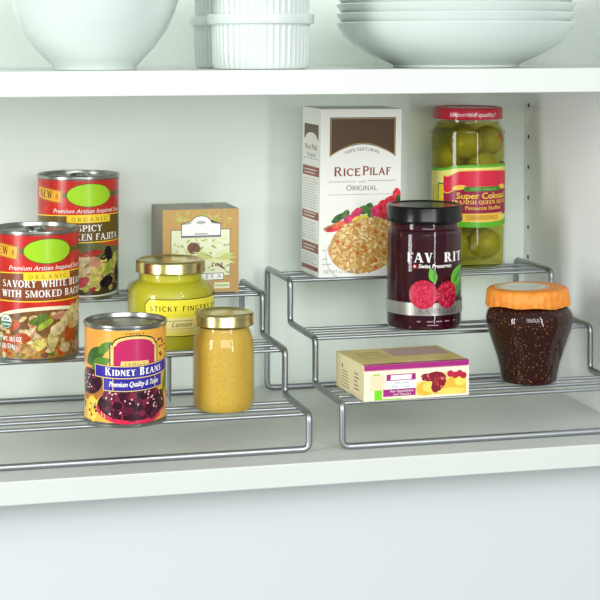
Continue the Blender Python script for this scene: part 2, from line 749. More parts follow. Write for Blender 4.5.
# ================================================================ tin cans
def tin_can(name, label, x, y, z, R, H, turn, label_ink, lz, tab=True, group=None):
    t = thing(name, label, 'can', (x, y, z), face_cam(x, y, turn), group)
    r = R * 1000
    h = H * 1000
    wall = [(0, .8), (r - 4, .8), (r - 1.2, 0), (r - .1, .4), (r, 1.4), (r, 2.6), (r - 1.0, 3.4), (r - .9, 5), (r - .9, h - 5), (r - 1.0, h - 3.6)]
    link('can_body', bm_lathe([(a * .001, b * .001) for a, b in wall], 96), m_tin, t)
    lid = [(r - 1.0, h - 3.6), (r - .1, h - 3.0), (r, h - 2.0), (r - .1, h - .6), (r - .8, h), (r - 1.6, h - .4), (r - 2.0, h - 2.0), (r - 2.2, h - 3.6), (r - 3.2, h - 4.0), (r - 5, h - 3.4),
           (r - 7, h - 3.2), (r - 8, h - 3.9), (r - 12, h - 3.9), (r - 12.6, h - 3.5), (r - 15, h - 3.5), (0, h - 3.5)]
    link('can_lid', bm_lathe([(a * .001, b * .001) for a, b in lid], 96), m_tin, t)
    if tab:
        bm = bmesh.new()
        n = 24
        path = [Vector((.0085 * sin(2 * pi * k / n), -.006 + .0120 * cos(2 * pi * k / n), H - .0018 + .0007 * cos(2 * pi * k / n))) for k in range(n)]
        bm_tube(path, .0013, 8, True, bm)
        bm_box(-.006, .006, .004, .016, H - .0030, H - .0018, .0004, bm)
        ptab = link('pull_tab', bm, m_tin, t)
        ptab.rotation_euler = (0, 0, radians(-25))
        g = bm_lathe([(0, h - 2.3), (2.2, h - 2.3), (2.6, h - 3.4)], 20)
        for v in g.verts:
            v.co.x *= .001; v.co.y = v.co.y * .001 + .0; v.co.z *= .001
        link('rivet', g, m_tin, ptab)
    label_ink.build('label', t, on_cyl(r - .9), step=2.5)
    return t


def soup_label(title, body_rgb, food):
    k = Ink()
    R = 37.0
    half = pi * R
    red = P('soup_red', (204, 44, 30), noise=((186, 34, 28), 55, .12))
    k.rect(-half + .01, half - .01, 4.2, 108.3, red, 0)
    yel, lime, dk = P('soup_yellow', (244, 208, 50)), P('soup_lime', (160, 208, 36)), P('soup_olive', (96, 84, 28))
    wht, gold = P('white', (245, 243, 236)), P('soup_gold', (232, 168, 48))
    drk = P('dark_brown_ink', (60, 42, 20))
    body = P('soup_band_%d' % body_rgb[0], body_rgb)
    # olive stripe and ribbon
    k.rect(-25.5, 46, 93, 97.5, dk, 1)
    k.poly([(-58, 91), (-30, 87.6), (-26, 87.8), (-32, 94), (-25, 99.2), (-30, 100), (-58, 103)], P('soup_gold_edge', (170, 96, 24)), 1.6)
    k.poly([(-58, 92), (-30, 88.8), (-27.8, 89), (-33.6, 94), (-27, 98.4), (-30, 98.9), (-58, 101.8)], gold, 2)
    k.text('NEW', -45, 92.2, 18, 6.6, drk, 3, 'serif', warp=lambda x, y: (x, y - (x + 43) * .06))
    k.ell(0, 95, 22.2, 11.0, dk, 2)
    k.ell(0, 95, 21.4, 10.2, lime, 3)
    k.text('Premium Artisan Inspired Soup', 1, 79.0, 72, 3.9, wht, 3, shear=.28, bold=.001)
    # coloured band with a curved gold edge
    up_e = [(-half + .02 + i * (2 * half - .04) / 40, 75.2 + 2.0 * cos((-half + i * 2 * half / 40) / 40)) for i in range(41)]
    lo = 52.5
    k.poly([(-half + .02, lo)] + [(half - .02, lo)] + up_e[::-1], body, 1)
    k.line(up_e, .9, yel, 2)
    k.rect(-21.5, 21.5, 70.2, 76.8, yel, 3)
    k.text('O R G A N I C', 0, 71.8, 34, 3.4, P('olive_ink', (92, 92, 30)), 4, 'serif', T=.15)
    title(k, wht)
    edge = [(-half + .02 + i * (2 * half - .04) / 40, lo) for i in range(41)]
    k.line(edge, .9, yel, 2)
    food(k, half)
    return k


def savory_title(k, w):
    k.text('SAVORY WHITE BEAN', 0, 64.6, 84, 5.8, w, 4, 'serif', T=.2, t=.1)
    k.text('WITH SMOKED BACON', 0, 56.2, 86, 5.8, w, 4, 'serif', T=.2, t=.1)


def spicy_title(k, w):
    k.text('SPICY', 0, 62.4, 24, 5.8, w, 4, 'serif', T=.2, t=.1)
    k.text('CHICKEN FAJITA', 0, 54.4, 67, 5.8, w, 4, 'serif', T=.2, t=.1)


F_ = {n: P('food_' + n, c, noise=(tuple(int(v * .72) for v in c), 260, .18)) for n, c in dict(cream=(232, 212, 160), bean=(226, 206, 140), tan=(206, 164, 96), brown=(134, 88, 46), carrot=(208, 84, 34),
                                             tomato=(190, 44, 36), herb=(98, 128, 44), lime=(170, 190, 60), dark=(58, 34, 28), black=(34, 20, 30),
                                             ham=(216, 150, 122), pink=(196, 70, 80), yellow=(226, 210, 110), broth=(176, 132, 62)).items()}


def savory_food(k, half):
    k.rect(-half + .02, half - .02, 4.3, 30, F_['broth'], 1)
    k.ell(0, 26, 62, 22, P('soup_cream_rim', (236, 226, 190)), 1.4, n=60, a0=0, a1=180)
    k.ell(0, 24, 60, 21, F_['brown'], 1.8, n=60, a0=0, a1=180)
    k.rect(-60, 60, 4.3, 24.2, F_['broth'], 1.9)
    k.blobs(150, (-58, 56), (6, 40), (2.4, 4.6), (1.8, 3.0), [F_[n] for n in ('bean', 'cream', 'tan', 'bean', 'broth', 'carrot', 'ham', 'herb', 'brown', 'tan')], 2.2,
            inside=lambda x, y: y < 24 + 18 * sqrt(max(0, 1 - (x / 58) ** 2)))
    L = 12
    for x, y, rx, ry, n, rot in ((-30, 32, 6, 4, 'carrot', 20), (-36, 20, 6, 5, 'carrot', 0), (-22, 22, 7, 4, 'carrot', -15), (-10, 36, 7, 3.5, 'herb', 15), (-3, 33, 8, 3, 'lime', 30),
                                 (8, 28, 7, 5, 'cream', 10), (17, 36, 8, 6, 'bean', 40), (27, 42, 7, 6, 'bean', 10), (24, 33, 6, 5, 'tan', 60), (33, 34, 6, 7, 'cream', 80), (36, 46, 5, 6, 'bean', 80),
                                 (4, 20, 7, 5, 'bean', 90), (-8, 16, 7, 5, 'yellow', 20), (16, 12, 6, 4, 'cream', 0), (30, 12, 6, 4, 'ham', 0), (-16, 11, 6, 4, 'tan', 0), (10, 40, 6, 3, 'ham', 20)):
        k.ell(x, y, rx, ry, F_[n], L, rot, 14, .1)
        L += .1
    k.poly([(15, 17), (30, 16), (31, 27), (16, 28)], F_['carrot'], L)
    k.poly([(32, 17), (42, 17), (42, 28), (33, 28)], P('food_leek', (84, 98, 48)), L)
    L += .3
    k.ell(-38, 35, 6.2, 6.2, P('seal_green', (34, 110, 66)), L)
    k.ell(-38, 35, 5.7, 5.7, P('white', (0, 0, 0)), L + .4)
    k.ell(-38, 35, 5.3, 5.3, P('seal_green', (0, 0, 0)), L + .8, a0=180, a1=360)
    k.text('USDA', -38, 36, 7.6, 2.6, P('seal_green', (0, 0, 0)), L + 1.2, bold=.02)
    k.text('ORGANIC', -38, 31.6, 8.4, 2.0, P('white', (0, 0, 0)), L + 1.4, bold=.01)
    k.text('NET WT. 18.5 OZ', -36, 18.5, 26, 4.0, P('white', (0, 0, 0)), L + 1, bold=.006)
    k.text('(1 LB) 524g', -38, 12.5, 18, 4.0, P('white', (0, 0, 0)), L + 1, bold=.006)


def spicy_food(k, half):
    k.rect(-half + .02, half - .02, 4.3, 52.4, P('soup_green_backdrop', (120, 120, 72), noise=((84, 88, 46), 40, .2)), 1.2)
    k.poly([(4, 52.4), (half - .02, 52.4), (half - .02, 45), (40, 45.5), (22, 48.5)], P('soup_red_swoosh', (204, 70, 34)), 1.5)
    k.ell(4, 9, 44, 7.5, P('dish_white', (220, 218, 206)), 1.7, n=50)
    k.ell(4, 12, 43, 7.5, P('food_dark_broth', (70, 58, 34)), 2.0, n=50)
    k.blobs(110, (-38, 44), (11, 44), (2.6, 5.0), (2.0, 3.6), [F_[n] for n in ('bean', 'yellow', 'tan', 'lime', 'tomato', 'ham', 'herb', 'black', 'cream', 'yellow')], 2.4,
            inside=lambda x, y: ((x - 3) / 41) ** 2 + ((y - 24) / 20) ** 2 < 1)
    L = 10
    for x, y, rx, ry, n, rot in ((-8, 36, 9, 5, 'cream', 20), (-14, 26, 9, 6, 'bean', -10), (4, 34, 7, 5, 'ham', -30), (20, 41, 5, 7.5, 'black', 15), (0, 42, 12, 3, 'tomato', 5), (8, 26, 10, 4, 'yellow', 35),
                                 (20, 29, 9, 4, 'lime', 50), (30, 33, 3, 8, 'yellow', -30), (18, 16, 8, 5, 'black', 10), (-10, 16, 9, 4.5, 'pink', 10), (4, 17, 7, 5, 'yellow', 40), (33, 22, 4, 8, 'dark', 0),
                                 (36, 38, 4, 5, 'lime', 0), (-24, 20, 7, 5, 'tan', 0), (-26, 34, 7, 5, 'dark', 0)):
        k.ell(x, y, rx, ry, F_[n], L, rot, 14, .12)
        L += .1


G1 = 'organic soup cans'
tin_can('soup_can', 'red spicy chicken fajita soup can on the top step, left of the tea box', -0.1463, 0.2435, H1[2] - EPS, .0378, .112, 17,
        soup_label(spicy_title, (104, 82, 30), spicy_food), None, group=G1)
tin_can('soup_can', 'red savory white bean soup can at left on the middle step, cut by the frame', -0.1962, 0.152, H1[1] - EPS, .0378, .112, 17,
        soup_label(savory_title, (130, 66, 32), savory_food), None, group=G1)


def kidney_label():
    k = Ink()
    R = 33.5
    half = pi * R
    k.rect(-half + .01, half - .01, 4.2, 78.9, P('bean_gold', (240, 186, 70), noise=((232, 152, 66), 24, .2)), 0)
    grn, lg = P('leaf_green', (84, 132, 40)), P('leaf_dark_green', (58, 96, 34))
    gold, mag = P('plaque_gold', (238, 206, 120)), P('plaque_magenta', (190, 40, 96))
    blk, blue, wht = P('black', (24, 18, 24)), P('banner_blue', (52, 40, 150)), P('white', (0, 0, 0))
    # side foliage, bean sack and right side stalks
    k.leaf(-48, 50, -22, 66, 13, lg, 1)
    k.leaf(-40, 47, -20, 56, 11, grn, 1.5)
    k.leaf(-32, 60, -19, 70, 8, grn, 1.7)
    k.ell(-43, 33, 17, 14, P('sack_brown', (176, 110, 50)), 1, n=30)
    k.ell(-43, 36, 15, 10.5, P('bean_shadow', (40, 16, 22)), 1.4, n=30)
    bm_ = [P('kidney_a', (88, 20, 46)), P('kidney_b', (62, 12, 36)), P('kidney_c', (122, 34, 62)), P('kidney_d', (42, 8, 26))]
    k.blobs(32, (-56, -30), (28, 45), (2.6, 3.4), (1.8, 2.4), bm_, 1.8, inside=lambda x, y: ((x + 43) / 14) ** 2 + ((y - 36) / 9.5) ** 2 < 1)
    k.blobs(14, (-56, -30), (28, 45), (.5, .8), (.4, .6), [wht], 5, inside=lambda x, y: ((x + 43) / 13) ** 2 + ((y - 36) / 9) ** 2 < 1)
    k.blobs(16, (-52, -34), (7, 22), (3, 5), (2, 3), [P('corn_yellow', (240, 200, 60)), P('corn_pale', (244, 218, 110))], 2)
    k.blobs(12, (-54, -34), (7, 20), (.9, 1.6), (.9, 1.4), [blk], 4)
    k.blobs(9, (20, 36), (55, 70), (1.4, 2.2), (.8, 1.2), [P('pod_brown', (96, 50, 30))], 2, rot=30)
    k.leaf(38, 22, 46, 62, 9, grn, 1)
    k.leaf(30, 24, 40, 50, 8, grn, 1.2)
    # plaque with an arched top
    def arch(hw, y0, ys, yt):
        return [(-hw, y0), (hw, y0), (hw, ys)] + [(hw * .86 * cos(pi * i / 16), ys + (yt - ys) * (.25 + .75 * sin(pi * i / 16))) for i in range(17)] + [(-hw, ys)]
    k.poly(arch(21.4, 50, 67.5, 75.2), blk, 3)
    k.poly(arch(20.4, 50, 67, 74.2), gold, 3.4)
    k.poly(arch(17.9, 50, 65.6, 72.2), mag, 3.8)
    k.text('- FAMILY -', 0, 75.4, 22, 1.9, P('dark_brown_ink', (0, 0, 0)), 3, 'sans')
    k.poly([(-12.5, 49.5), (12.5, 49.5), (11.5, 54.2), (-11.5, 54.2)], gold, 5)
    k.text('F A M I L Y', 0, 51.0, 17, 2.0, P('dark_brown_ink', (0, 0, 0)), 6, 'sans')
    w = lambda x, y: (x, y + .0016 * x * x + .03 * x)
    def banner(hw, y0, y1, m, lay):
        xs = [-hw + 2 * hw * i / 12 for i in range(13)]
        k.poly([w(x, y0) for x in xs] + [w(x, y1) for x in xs[::-1]], m, lay)
    banner(27.5, 29.3, 41.2, blk, 10.4); banner(27.1, 29.7, 40.9, gold, 10.8); banner(26.4, 30.3, 40.3, blue, 11.2)
    banner(35.8, 39.7, 50.7, blk, 11.6); banner(35.4, 40.0, 50.4, gold, 12.0); banner(34.7, 40.7, 49.7, blue, 12.4)
    k.text('Kidney Beans', 0, 42.6, 50, 6.2, wht, 13, 'serif', T=.24, t=.12, caps=.78, warp=w, space=.13)
    k.text('Premium Quality & Taste', 0, 33.6, 43, 4.2, wht, 12.2, shear=.2, warp=w, bold=.004)
    # bowl of beans
    pk = P('bowl_pink', (206, 40, 74))
    k.ell(0, 17, 35, 14.5, P('bowl_rim_gold', (238, 190, 120)), 2.4, n=50)
    k.ell(0, 16, 34, 13.6, pk, 2.8, n=50)
    k.ell(0, 19, 32.5, 13, P('bean_shadow', (0, 0, 0)), 3.2, n=50)
    k.ell(2, 25, 22, 9, P('bean_shadow', (0, 0, 0)), 3.3, n=40)
    ins = lambda x, y: (x / 30) ** 2 + ((y - 20) / 12.5) ** 2 < 1 or ((x - 2) / 20) ** 2 + ((y - 26) / 8) ** 2 < 1
    k.blobs(120, (-31, 31), (6, 35), (3.0, 4.4), (2.2, 3.0), bm_, 3.6, inside=ins, ang=12, jit=.05, step=.045)
    k.blobs(26, (-29, 29), (7, 33), (.7, 1.3), (.5, .8), [P('bean_glint', (232, 190, 190))], 9.4, inside=ins, step=.02)
    return k


tin_can('kidney_bean_can', 'short yellow kidney beans can on the front step of the left rack', -0.1332, 0.0620, H1[0] - EPS, .0344, .0832, 14, kidney_label(), None, tab=False)


# ================================================================ jars
def scale(p):
    return [(a * .001, b * .001) for a, b in p]


def screw_lid(r, z0, z1, m, parent, knurl=False, dome=0.0):
    p = [(r - 1.2, z0 + .2), (r - .3, z0), (r, z0 + .6), (r - .15, z0 + 1.4), (r - .5, z0 + 2.0), (r - .4, z1 - 2.6), (r - .8, z1 - 1.2), (r - 1.8, z1 - .2), (r - 3.2, z1),
         (r - 4.2, z1 - .1), (r - 5.0, z1 - .9), (r * .55, z1 - .9 + dome * .5), (r * .5, z1 - .6 + dome), (0, z1 - .6 + dome)]
    return link('lid', bm_lathe(scale(p), 96), m, parent)


# mustard
jx, jy = -0.0465, 0.0775
j = mj = thing('mustard_jar', 'small jar of mustard with gold lid beside the kidney beans can', 'jar', (jx, jy, H1[0] - EPS), face_cam(jx, jy))
outer = [(0, .5), (18, .4), (21, 0), (23.2, .5), (25.0, 2.6), (25.9, 8), (26.2, 14), (26.2, 50), (26.0, 56), (24.9, 61.5), (23.0, 65.5), (22.0, 68), (22.0, 73)]
inner = [(0, 1.2), (18, 1.2), (22.3, 1.7), (24.0, 4.2), (24.7, 10), (25.0, 16), (25.0, 50), (24.8, 55.5), (23.7, 60.5), (21.9, 64.5), (20.9, 67), (20.9, 69), (0, 69)]
link('glass', bm_lathe(scale(smooth_profile(outer, 4)), 96), m_glass, j)
link('mustard', bm_lathe(scale(inner), 96), m_mustard, j)
screw_lid(25.3, 70.6, 81.2, m_gold, j)

mj.scale = (1.02, 1.02, 1.03)

# lemon curd
jx, jy = -0.0745, 0.1690
j = thing('lemon_curd_jar', 'wide yellow jar of lemon curd with gold lid behind the mustard jar', 'jar', (jx, jy, H1[1] - EPS), face_cam(jx, jy, 44))
outer = [(0, .5), (30, .4), (34, 0), (36.6, .8), (38.4, 4), (39.2, 9), (39.2, 46), (38.6, 51.5), (36.2, 56.5), (31.5, 59.8), (28.6, 61.2), (28.4, 63), (28.4, 71)]
inner = [(0, 1.2), (31, 1.2), (35.6, 2.0), (37.3, 5), (37.9, 10), (37.9, 45.5), (37.2, 50.6), (34.8, 55.2), (30.4, 58.4), (27.4, 60.2), (27.2, 67), (0, 67)]
link('glass', bm_lathe(scale(smooth_profile(outer, 4)), 96), m_glass, j)
link('lemon_curd', bm_lathe(scale(inner), 96), m_curd, j)
screw_lid(31.2, 67.2, 78.0, m_gold, j)
k = Ink()
ol, ye, cr = P('curd_olive_edge', (74, 70, 20)), P('curd_yellow', (240, 226, 64)), P('curd_cream', (238, 228, 150))
bk = P('black', (24, 18, 24))


def octo(hw, y0, y1, c):
    return [(-hw + c, y0), (hw - c, y0), (hw, y0 + c), (hw, y1 - c), (hw - c, y1), (-hw + c, y1), (-hw, y1 - c), (-hw, y0 + c)]


k.poly(octo(53.6, 14.8, 47.4, 4), ol, 0)
k.poly(octo(53.0, 15.5, 46.7, 4), ye, 1)
k.rect(-52.8, 52.8, 19.6, 31.2, cr, 2)
k.rect(-52.8, 52.8, 28.4, 28.8, ol, 3)
k.rect(-52.8, 52.8, 21.4, 21.8, P('curd_ochre', (196, 160, 60)), 3)
k.rect(-52.8, 52.8, 16.6, 20.6, P('curd_pale', (232, 222, 120)), 3)
k.text('STICKY FINGERS BAKERIES', 0, 37.0, 97, 4.3, bk, 3, 'serif', T=.17, t=.12, sv=.04, space=.32)
k.text('Lemon Curd', -12, 23.4, 34, 4.4, P('curd_brown_ink', (96, 76, 40)), 4, shear=.3)
k.build('label', j, on_cyl(39.2), step=2.5)

# raspberry preserve
jx, jy = 0.1608, 0.1600
j = thing('raspberry_preserve_jar', 'tall dark raspberry preserve jar with black lid in front of the olive jar', 'jar', (jx, jy, H2[1] - EPS), face_cam(jx, jy, 22))
outer = [(0, .5), (28, .4), (31.6, 0), (33.6, .7), (34.8, 3), (35.0, 8), (35.0, 84), (34.9, 88), (33.6, 91), (31.8, 92.8), (31.8, 101)]
inner = [(0, 1.2), (29, 1.2), (32.4, 1.8), (33.5, 4.2), (33.8, 9), (33.8, 83.6), (33.5, 87), (32.2, 90), (30.6, 92), (30.6, 96), (0, 96)]
link('glass', bm_lathe(scale(smooth_profile(outer, 4)), 96), m_glass, j)
link('preserve', bm_lathe(scale(inner), 96), m_rasp, j)
r_, z0, z1 = 35.2, 98.0, 113.0
p = [(r_ - 1.4, z0 + .2), (r_ - .5, z0), (r_, z0 + .8), (r_, z0 + 3), (r_ - .5, z0 + 4), (r_ - .4, z1 - 1.4), (r_ - 1.2, z1 - .3), (r_ - 2.4, z1), (r_ - 3.4, z1 - .3), (r_ - 4.2, z1 - 1.0), (0, z1 - 1.0)]
link('lid', bm_lathe(scale(p), 96), m_black, j)
k = Ink()
R = 35.0
wht, sil = P('white', (0, 0, 0)), P('silver_foil', (178, 176, 170), metal=.8, rough=.3)
k.rect(-64, 64, 15.4, 26.6, sil, 1)
k.rect(-64, 64, 26.6, 27.1, P('silver_edge', (110, 104, 100)), 1.2)
k.text('FAV', -17.4, 63.6, 23.5, 8.6, wht, 2, 'serif', T=.24, t=.09, sv=.08, space=.06)
k.text('RIT', 17.2, 63.6, 23.5, 8.6, wht, 2, 'serif', T=.24, t=.09, sv=.08, space=.12)
k.rect(-23.6, -20.2, 58.2, 61.6, P('swiss_red', (210, 30, 40)), 2)
k.rect(-22.2, -21.6, 58.7, 61.1, wht, 2.4)
k.rect(-23.1, -20.7, 59.6, 60.2, wht, 2.4)
k.text('Swiss Preserves', -2.6, 58.5, 32, 3.6, wht, 2, shear=.25, bold=.006)
lg, dg = P('raspleaf', (98, 176, 52)), P('raspleaf_dark', (66, 138, 44))
k.leaf(-3, 45, -8, 59, 8, lg, 2)
k.leaf(-3.6, 46, -4, 57, 3, dg, 2.6)
k.leaf(14, 42, 32, 60, 15, lg, 2)
k.leaf(18, 30, 30, 56, 13, dg, 1.8)
k.leaf(17, 44, 31, 58, 4, dg, 2.6)
ra, rb, rc, rd = P('rasp_a', (186, 30, 62)), P('rasp_b', (160, 18, 46)), P('rasp_c', (222, 84, 112)), P('rasp_d', (206, 48, 80))
for cx, cy, hw, hh, mm in ((-14, 34.5, 13.2, 13.0, (ra, rd, rd, ra)), (9.5, 34, 11.5, 12.2, (rb, ra, rb, rd))):
    k.ell(cx, cy, hw, hh, mm[0], 3, n=36, jit=.02)
    ins = lambda x, y, cx=cx, cy=cy, hw=hw, hh=hh: ((x - cx) / (hw - 1)) ** 2 + ((y - cy) / (hh - 1)) ** 2 < 1
    k.blobs(95, (cx - hw, cx + hw), (cy - hh, cy + hh), (1.2, 1.7), (1.1, 1.5), list(mm), 3.5, inside=ins, jit=.03)
    k.blobs(40, (cx - hw, cx + hw), (cy - hh, cy + hh), (.35, .6), (.35, .55), [rc], 10, inside=ins)
k.text('RASPBERRY', 2, 17.6, 40, 4.4, P('grey_ink', (110, 96, 98)), 2, 'serif')
for dx in (-18, -9, -7, -1, 2, 8, 10, 18):
    k.rect(dx - 1.6, dx + 1.6, 9.6, 10.6, P('faint_print', (170, 140, 150)), 1)
k.rect(-10, 0, 6.4, 7.2, P('faint_print', (0, 0, 0)), 1)
k.build('label', j, on_cyl(R), step=2.5)

# olives
jx, jy = 0.2410, 0.2630
OZ = H2[2] - EPS
oj = thing('olive_jar', 'tall glass jar of green olives with red lid on the top step', 'jar', (jx, jy, OZ), face_cam(jx, jy, 25))
outer = [(0, .5), (28, .4), (32.5, 0), (34.6, .8), (36.3, 4), (36.8, 10), (36.8, 124), (36.4, 130), (34.6, 136), (32.0, 140.5), (31.4, 143), (31.4, 149)]
brine = [(0, 1.4), (30, 1.4), (33.6, 2.2), (35.1, 5), (35.6, 11), (35.6, 123.5), (35.2, 129), (33.5, 134.8), (31.0, 139), (30.4, 142), (0, 142)]
link('glass', bm_lathe(scale(smooth_profile(outer, 4)), 96), m_glass, oj)
link('brine', bm_lathe(scale(brine), 96), m_brine, oj)
lidp = [(32.6, 145.6), (34.0, 145.2), (34.4, 146.0), (34.3, 154.6), (33.6, 156.0), (32.2, 156.5), (30.6, 156.4), (29.8, 155.7), (0, 155.7)]
lo_ = link('lid', bm_lathe(scale(lidp), 96), m_redlid, oj)
k = Ink()
k.text('Imported quality!', -9, 148.4, 48, 4.0, P('white', (0, 0, 0)), 1, shear=.35)
k.text('Seal', 34, 148.6, 12, 4.2, P('white', (0, 0, 0)), 1, shear=.35)
k.build('lid_lettering', lo_, on_cyl(34.4), step=2.5)
k = Ink()
R = 36.8
half = pi * R
cream, gr, dgr = P('olive_cream', (236, 228, 128)), P('olive_green', (96, 178, 40)), P('olive_dark_green', (70, 120, 40))
mg, rd_, gd = P('olive_magenta', (146, 22, 62)), P('olive_red', (216, 32, 66)), P('olive_gold', (240, 196, 76))
xs = [-62 + 124 * i / 30 for i in range(31)]
topc = lambda x: 97.5 + 4.5 * (1 / (1 + math.exp(-(x + 34) / 5)))
k.poly([(x, 42) for x in xs] + [(x, topc(x)) for x in xs[::-1]], cream, 0)
k.poly([(x, topc(x) - 2.6) for x in xs] + [(x, topc(x)) for x in xs[::-1]], gr, 1)
k.poly([(x, 41.4 + .0012 * x * x) for x in xs] + [(x, 46.6 + .0018 * x * x) for x in xs[::-1]], gr, 2)
k.rect(-52, -49, 50, 82, P('olive_yellow', (226, 206, 40)), 1)
k.line([(-48, 50), (-48, 83), (-41, 83)], 1.2, P('leaf_dark_green', (0, 0, 0)), 2)
k.rect(-47, -41, 50, 82, P('olive_yellow', (0, 0, 0)), 1.5)
for i in range(6):
    k.rect(-58, -55, 66 + i * 2.6, 67.4 + i * 2.6, P('olive_orange_ink', (214, 140, 60)), 2)
xb = [-41 + 82 * i / 24 for i in range(25)]
k.poly([(x, 52 + .0012 * x * x) for x in xb] + [(x, 82) for x in xb[::-1]], mg, 2)
# red ribbon with gold edge and turned ends
wv = lambda x: 2.2 * math.exp(-((x + 36) / 7) ** 2) * -2.0 - .0016 * x * x
k.poly([(x, 80.2 + wv(x)) for x in xb] + [(x, 97.4 + wv(x)) for x in xb[::-1]], gd, 3)
k.poly([(x, 81.2 + wv(x)) for x in xb] + [(x, 96.4 + wv(x)) for x in xb[::-1]], rd_, 4)
k.ell(-24, 80.0, 7, 2.4, gd, 4.6, rot=8); k.ell(26, 80.0, 6, 2.4, gd, 4.6, rot=-8)
k.poly([(-19, 76.4), (21, 76.4), (21, 81), (-19, 81)], dgr, 5)
k.text('100% Natural', 1, 77.4, 28, 2.6, P('olive_pale_green', (150, 200, 110)), 6)
k.text('Super Colossal', 2, 69.2, 57, 6.0, gd, 6, bold=.006)
k.text('SPANISH QUEEN OLIVES', 2, 64.0, 66, 3.7, gd, 6, 'serif', T=.22, t=.1)
k.text('Pimiento Stuffed', 2, 58.6, 40, 3.6, gd, 6, bold=.004)
k.poly([(-22, 47), (24, 47), (22, 50.5), (27, 55), (-25, 55), (-20, 50.5)], gd, 6)
k.rect(-17, 18, 48.4, 53.8, P('olive_ochre', (222, 164, 50)), 7)
k.text('NET WT. 10 OZ', 0, 49.8, 24, 2.2, dgr, 8)
k.build('label', oj, on_cyl(R), step=2.5)

# each olive is its own thing: (right, toward camera, height, tilt, pimiento, label)
fa = face_cam(jx, jy)
rv = Vector((cos(fa), sin(fa), 0))
tv = Vector((sin(fa), -cos(fa), 0))
bmo = bmesh.new()
bmesh.ops.create_uvsphere(bmo, u_segments=28, v_segments=18, radius=1.0)
for v in bmo.verts:
    v.co = Vector((v.co.x * .0150, v.co.y * .0150, v.co.z * .0160))
olive_me = None
OL = [(-19, 2.8, 107, 8, 0, 'olive at the far left of the jar just above the cream label edge'),
      (-1.3, 19, 121.8, 60, 0, 'large olive in the middle of the jar, right under the red lid'),
      (19.2, -1.8, 122.8, 70, 1, 'olive at the upper right of the jar showing a red pimiento'),
      (14.1, 13, 98.2, 30, 0, 'olive at the right of the jar partly behind the red ribbon label'),
      (-10.4, 16.4, 81.2, 80, 0, 'olive half hidden behind the top edge of the red label'),
      (-5.8, -18.2, 122.8, 40, 0, 'olive at the back of the jar under the lid'),
      (11, -16, 98.5, 20, 0, 'olive deep in the jar behind the right-hand ones'),
      (-14.2, -13.2, 82.1, 60, 0, 'olive deep in the jar behind the left-hand ones'),
      (17, 9, 22.8, 75, 0, 'big olive at the bottom right of the jar below the label'),
      (-13, 13.8, 20.3, 20, 1, 'olive at the bottom of the jar beside the dark preserve jar'),
      (16.2, 10.3, 53.5, 30, 1, 'olive just under the green lower border of the label at right'),
      (-13.3, 13.8, 50.9, 70, 0, 'olive behind the lower label border near the centre of the jar'),
      (-1, -16, 28, 40, 0, 'olive at the bottom back of the jar')]
for i, (a, b, z, tl, pim, lb) in enumerate(OL):
    q = Vector((jx, jy, OZ + z * .001)) + rv * a * .001 + tv * b * .001
    if olive_me is None:
        o = link('green_olive', bmo, m_olive)
        olive_me = o.data
    else:
        o = bpy.data.objects.new('green_olive', olive_me)
        COL.objects.link(o)
    o.location = q
    o.rotation_euler = (radians(tl * .3), radians(tl), fa)
    tag(o, lb, 'olive', 'olives in the jar')
    if pim:
        pb = bm_lathe([(0, .0158), (.002, .0163), (.0045, .0158), (.005, .0148)], 18)
        link('pimiento', pb, m_pim, o)

# fig preserve with an orange cloth-covered lid
jx, jy = 0.2352, 0.0875
fj = thing('fig_preserve_jar', 'round dark fig preserve jar with an orange cloth lid on the right rack', 'jar', (jx, jy, H2[0] - EPS), face_cam(jx, jy))
outer = [(0, .5), (20, .4), (22.8, 0), (24.8, .7), (25.6, 4), (28.4, 18), (33.4, 34), (37.8, 47), (39.4, 56), (38.4, 63), (35.4, 68), (33.2, 70.5), (32.5, 74)]
inner = [(0, 1.2), (20, 1.2), (23.4, 1.8), (24.5, 4.4), (27.2, 18.6), (32.2, 34.5), (36.6, 47.4), (38.2, 56), (37.2, 62.4), (34.2, 67), (32.0, 69.4), (31.4, 72), (0, 72)]
link('glass', bm_lathe(scale(smooth_profile(outer, 4)), 96), m_glass, fj)
link('preserve', bm_lathe(scale(smooth_profile(inner, 3)), 96), m_fig, fj)


def frill(i, r, z, a):
    w = {0: 1.0, 1: 1.0, 2: 1.0, 3: .7, 4: .35}.get(i, 0)
    return r + w * .00055 * sin(a * 34 + 1.5 * sin(3 * a)) + w * .0006 * sin(5 * a + 1), z + w * (.0010 * sin(2 * a + 2.2) + .0006 * sin(7 * a))


lidp = [(34.0, 70.2), (36.8, 69.4), (37.4, 70.4), (36.9, 75.5), (36.6, 80.0), (36.0, 82.6), (34.6, 84.0), (32.0, 84.4), (0, 84.4)]
lo_ = link('lid', bm_lathe(scale(lidp), 160, wob=frill), m_orange, fj)
lo_.rotation_euler = (0, radians(-1.2), 0)
lo_.location = (0, 0, .0006)
k = Ink()
k.ell(-5, 1, 24, 24, P('lid_paper', (226, 222, 198)), 0, n=48)
k.ell(-2, 0, 14, 15, P('lid_paper_print', (206, 214, 206)), 1, n=36)
k.ring(-5, 1, 22.5, 22.5, 1.0, P('lid_paper_ring', (196, 180, 130)), 1)
k.build('paper_disc', lo_, lambda x, y, z: (x, y, 84.4 + z))

